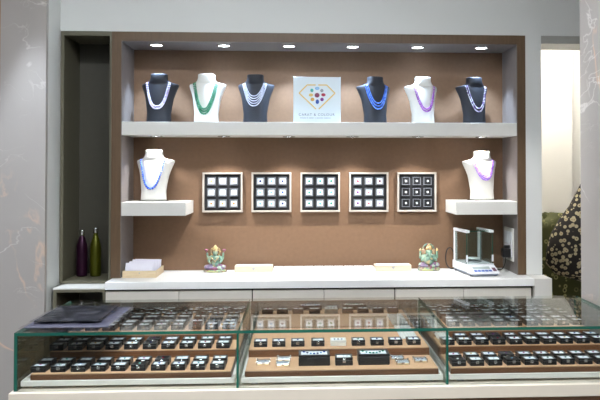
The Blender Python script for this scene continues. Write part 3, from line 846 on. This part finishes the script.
# elephant-headed deity
t = thing('elephant_deity_statue', 'small green seated elephant-headed deity statue beside the balance', 'statue', (.654, 3.88, ZT))
remesh(MB().lathe([(.054, 0), (.058, .005), (.057, .013), (.050, .019)], 28, sy=.6).build('pedestal', M['pedp'], t))
b = MB()
b.ball((0, -.006, .050), (.026, .021, .023), 14); b.ball((0, 0, .070), (.025, .016, .016), 12)
b.ball((0, -.010, .094), (.017, .015, .017), 12)
b.limb([(0, -.022, .092), (.002, -.029, .080), (.006, -.031, .068), (.015, -.030, .061), (.020, -.027, .066)], [.0085, .0072, .006, .0048, .004])
for s in (-1, 1):
    b.limb([(s * .022, 0, .076), (s * .042, .002, .066), (s * .043, .001, .092)], [.0085, .0072, .0055]); b.ball((s * .043, 0, .096), (.006, .005, .007), 8)
    b.limb([(s * .022, -.004, .070), (s * .036, -.012, .053), (s * .030, -.024, .056)], [.008, .007, .0055]); b.ball((s * .030, -.026, .060), (.006, .005, .006), 8)
remesh(b.build('body', M['jade'], t), .0018)
for s in (-1, 1):
    b = MB(); b.ball((s * .026, .0, .094), (.013, .004, .016), 12, Matrix.Rotation(s * .5, 3, 'Z') @ Matrix.Rotation(s * .2, 3, 'Y')); b.build('ear', patina('ear_paint', [(176, 150, 116), (190, 166, 130), (160, 128, 104)], 150), t)
    b = MB(); b.limb([(s * .043, 0, .101), (s * .042, 0, .112)], [.005, .002]); b.ball((s * .043, 0, .104), (.007, .004, .004), 8); b.build('emblem', M['goldp'], t)
    b = MB(); b.tube([(s * .011, -.020, .086), (s * .014, -.027, .081), (s * .015, -.030, .083)], [.0022, .0018, .0008], 6); b.build('tusk', M['ivory'], t)
b = MB()
for s in (-1, 1): b.limb([(s * .014, -.002, .034), (s * .042, -.010, .030), (s * .010, -.024, .025)], [.014, .012, .008])
remesh(b.build('robe', M['robe'], t))
b = MB(); b.lathe([(.015, .105), (.016, .110), (.013, .117), (.010, .124), (.004, .131), (.001, .133)], 18, (0, -.006, 0)); remesh(b.build('crown', M['goldp'], t), .0015)
b = MB(); b.tube(arc(0, .104, .028, .010, -30, 210, 24), .0045, 8); b.build('halo', M['pedp'], t)

# analytical balance
t = thing('analytical_balance', 'white laboratory balance with glass draft shield on worktop', 'balance', (.868, 3.79, ZT), R(8))
w = .070
b = MB()
prof = [(-.085, .004), (-.085, .050), (.125, .050), (.125, .004)]
def side_prism(mb, prof, x0, x1):
    i = len(mb.v); n = len(prof)
    mb.v += [(x0, y, z) for y, z in prof] + [(x1, y, z) for y, z in prof]
    mb.face(tuple(i + k for k in range(n))); mb.face(tuple(i + 2 * n - 1 - k for k in range(n)))
    for k in range(n): m_ = (k + 1) % n; mb.face((i + m_, i + k, i + n + k, i + n + m_))
side_prism(b, [(-.080, .014), (-.080, .052), (.125, .052), (.125, .014)], -w, w); b.build('housing', M['bal'], t)
b = MB(); side_prism(b, [(-.150, .012), (-.150, .019), (-.081, .046), (-.081, .012)], -w, w); kp = b.build('control_panel', M['bal'], t)
b = MB(); b.box(-w + .004, w - .004, -.146, .12, .004, .0119, .002); b.build('underside', M['balg'], t)
for sx in (-1, 1):
    for yy in (-.12, .10): MB().lathe([(.008, 0), (.008, .0039)], 14, (sx * .06, yy, 0)).build('foot', M['plugb'], t)
ang = math.atan2(.027, .069)
def on_panel(x0, x1, s0, s1, nm, m, hh=.0012):
    o = MB().box(x0, x1, s0, s1, .0001, hh).build(nm, m, kp); o.location = (0, -.150, .019); o.rotation_euler = (ang, 0, 0)
on_panel(-.050, .036, .034, .058, 'display', M['lcd'])
for k in range(5): on_panel(-.052 + k * .0185, -.0365 + k * .0185, .010, .026, 'key', M['blue'])
on_panel(.045, .062, .012, .046, 'power_key', M['red'])
# draft shield
zt = .216
for sx in (-1, 1):
    MB().box(sx * (w - .006) - .006, sx * (w - .006) + .006, .088, .110, .0522, zt - .014, .001).build('post', M['bal'], t)
    MB().box(sx * (w - .008) - .009, sx * (w - .008) + .009, -.078, .112, zt - .0138, zt, .002).build('top_rail', M['bal'], t)
    mb = MB(); panes(mb, sx * (w - .004) - .0015, sx * (w - .004) + .0015, -.070, .087, .0525, zt - .0142); mb.build('side_pane', [M['glass2'], M['gedge']], t)
    MB().box(sx * (w - .004) - .004, sx * (w - .004) + .004, -.076, -.0705, .062, .095, .0006).build('door_handle', M['bal'], t)
mb = MB(); panes(mb, -w + .012, w - .012, -.074, -.071, .0525, zt - .0142); mb.build('front_pane', [M['glass2'], M['gedge']], t)
mb = MB(); panes(mb, -w + .0175, w - .0175, -.06, .105, zt - .008, zt - .005); mb.build('top_pane', [M['glass2'], M['gedge']], t)
MB().box(-w + .0125, w - .0125, .104, .108, .0525, .20).build('rear_pane', M['glass2'], t)
MB().lathe([(.008, .0522), (.008, .066), (.030, .067), (.032, .072), (.030, .0735)], 28, (0, .015, 0)).build('pan', M['bal'], t)
MB().lathe([(.040, .0523), (.042, .0575), (.039, .058)], 28, (0, .015, 0)).build('wind_ring', M['steel'], t)
cyl = MB(); cyl.box(.045, .055, .104, .106, .02, .03)

# wall socket plate + plug + cable
XR = NX1 - .003
t = thing('socket_plate', 'square white electrical socket plate on the niche side wall', 'socket', (XR, 3.825, .967))
MB().box(-.007, -.0003, -.08, .08, 0, .163, .0015).build('plate', M['white'], t)
MB().box(-.0095, -.0072, -.066, -.004, .018, .145, .001).build('socket_face', M['bal'], t)
MB().box(-.0095, -.0072, .004, .066, .018, .078, .001).build('switch', M['bal'], t)
MB().box(-.0095, -.0072, .004, .066, .084, .145, .001).build('switch', M['bal'], t)
t = thing('power_adapter', 'black plug and cable running from socket to the balance', 'power cable', (XR - .0097, 3.79, .985))
MB().box(-.040, 0, -.022, .022, .0, .045, .004).build('plug', M['plugb'], t)
MB().box(-.030, 0, -.006, .006, .0455, .060, .002).build('plug_tab', M['plugb'], t)
def P(x, y, z): return (x - (XR - .0097), y - 3.79, z - .985)
def smooth_path(pts, n=8):
    pts = [Vector(p) for p in pts]; out = []
    for i in range(len(pts) - 1):
        a, b_, c, d = pts[max(i - 1, 0)], pts[i], pts[i + 1], pts[min(i + 2, len(pts) - 1)]
        for k in range(n):
            u = k / n
            out.append(.5 * ((2 * b_) + (c - a) * u + (2 * a - 5 * b_ + 4 * c - d) * u * u + (3 * b_ - a - 3 * c + d) * u ** 3))
    return out + [pts[-1]]
MB().tube(smooth_path([P(1.026, 3.79, .984), P(1.024, 3.80, .95), P(1.015, 3.83, .92), P(1.0, 3.88, .9138), P(.93, 3.935, .9138), P(.83, 3.94, .9138), P(.775, 3.925, .9145), P(.752, 3.915, .94), P(.748, 3.915, .98), P(.757, 3.92, 1.012), P(.775, 3.925, 1.02), P(.79, 3.93, 1.00)]), .0028, 8).build('cable', M['plugb'], t)

# ------------------------------------------------------------------ back room cloths
def drape(nm, m, cx, cy, w, d, top, seed, lab, shoulder=.5, z0=0):
    rnd = random.Random(seed); b = MB(); rings = []; n = 64
    ph = [rnd.uniform(0, 6) for _ in range(5)]
    H = [z0, z0 + (top - z0) * .3, z0 + (top - z0) * .55, z0 + (top - z0) * .75, z0 + (top - z0) * .88, z0 + (top - z0) * .95, top - .01, top]
    S = [1.0, .98, .94, .88, .78, .66, shoulder, .1]
    for i, (z, s) in enumerate(zip(H, S)):
        r = []
        for k in range(n):
            a = 2 * PI * k / n
            fold = 1 + .07 * sin(5 * a + ph[0] + z * 3) + .04 * sin(11 * a + ph[1] - z * 5) + .02 * sin(19 * a + ph[2])
            r.append((w * s * fold * cos(a), d * s * fold * sin(a), z + (.02 * sin(3 * a + ph[3]) if i > 2 else 0)))
        rings.append(r)
    b.loft(rings)
    o = tag(b.build(nm, m), lab, 'cloth'); o.location = (cx, cy, .0005)
    return o
drape('green_cloth', M['green_cloth'], 1.44, 4.46, .36, .10, 1.15, 3, 'olive green printed cloth heaped beyond the doorway', .62)
def slung(nm, m, lab):
    b = MB(); rings = []; n = 56; rnd = random.Random(8)
    for z, xl, d in ((.80, 1.55, .05), (.84, 1.42, .09), (.90, 1.375, .11), (.98, 1.37, .12), (1.06, 1.40, .12), (1.14, 1.445, .11), (1.22, 1.50, .10), (1.29, 1.545, .085), (1.34, 1.57, .07), (1.385, 1.60, .05), (1.41, 1.68, .03)):
        xr = 1.98; cx = (xl + xr) / 2; w = (xr - xl) / 2; r_ = []
        for k in range(n):
            a = 2 * PI * k / n; f_ = 1 + .05 * sin(6 * a + z * 9) + .03 * sin(13 * a - z * 7)
            r_.append((cx + w * (1 + .02 * sin(z * 30)) * cos(a), 4.22 + d * f_ * sin(a), z))
        rings.append(r_)
    return tag(b.loft(rings).build(nm, m), lab, 'cloth')
slung('patterned_cloth', M['leopard'], 'dark spotted cloth hanging in front of the green cloth beyond doorway')

# ------------------------------------------------------------------ ceiling lights (unseen fixtures above the frame)
def panel(x, y, w, d, lab, m='ceillamp'):
    t = thing('ceiling_light', lab, 'ceiling light', (x, y, CEIL))
    MB().box(-w / 2 - .02, w / 2 + .02, -d / 2 - .02, d / 2 + .02, -.02, -.0003).build('housing', M['white'], t)
    MB().box(-w / 2, w / 2, -d / 2, d / 2, -.024, -.0203).build('diffuser', M[m], t)
panel(-.3, 1.85, 1.4, .2, 'long ceiling light panel above the counter', 'ceillampn')
panel(.3, .6, 2.2, .3, 'long ceiling light panel over the shop floor')
panel(.3, -1.4, 2.2, .3, 'long ceiling light panel at the shop front')
panel(1.5, 4.2, .4, .3, 'square ceiling light in the back room', 'backlamp')
downlight(-1.165, 3.29, CEIL, 'ceiling spotlight washing the left marble pillar', 'ceiling spots', r=.045, e=110, size=32, blend=.5, colr=(.78, .9, 1.05))

t = downlight(.5, 2.5, CEIL, 'added fill spot brightening the white post right of the niche', 'ceiling spots', r=.045, e=52, size=38, blend=.6, colr=(1, 1, .98))  # unseen spot, added to brighten the post and the wall beside it
so = [c for c in t.children if c.type == 'LIGHT'][0]; so.rotation_euler = (R(32), 0, R(-29))
# ------------------------------------------------------------------ world and view
wd = bpy.data.worlds.new('world'); bpy.context.scene.world = wd; wd.use_nodes = True
wd.node_tree.nodes['Background'].inputs[0].default_value = (.5, .5, .5, 1); wd.node_tree.nodes['Background'].inputs[1].default_value = .1
vs = bpy.context.scene.view_settings
vs.view_transform = 'Standard'; vs.look = 'None'; vs.gamma = 1; vs.use_curve_mapping = False; vs.exposure = 0.55
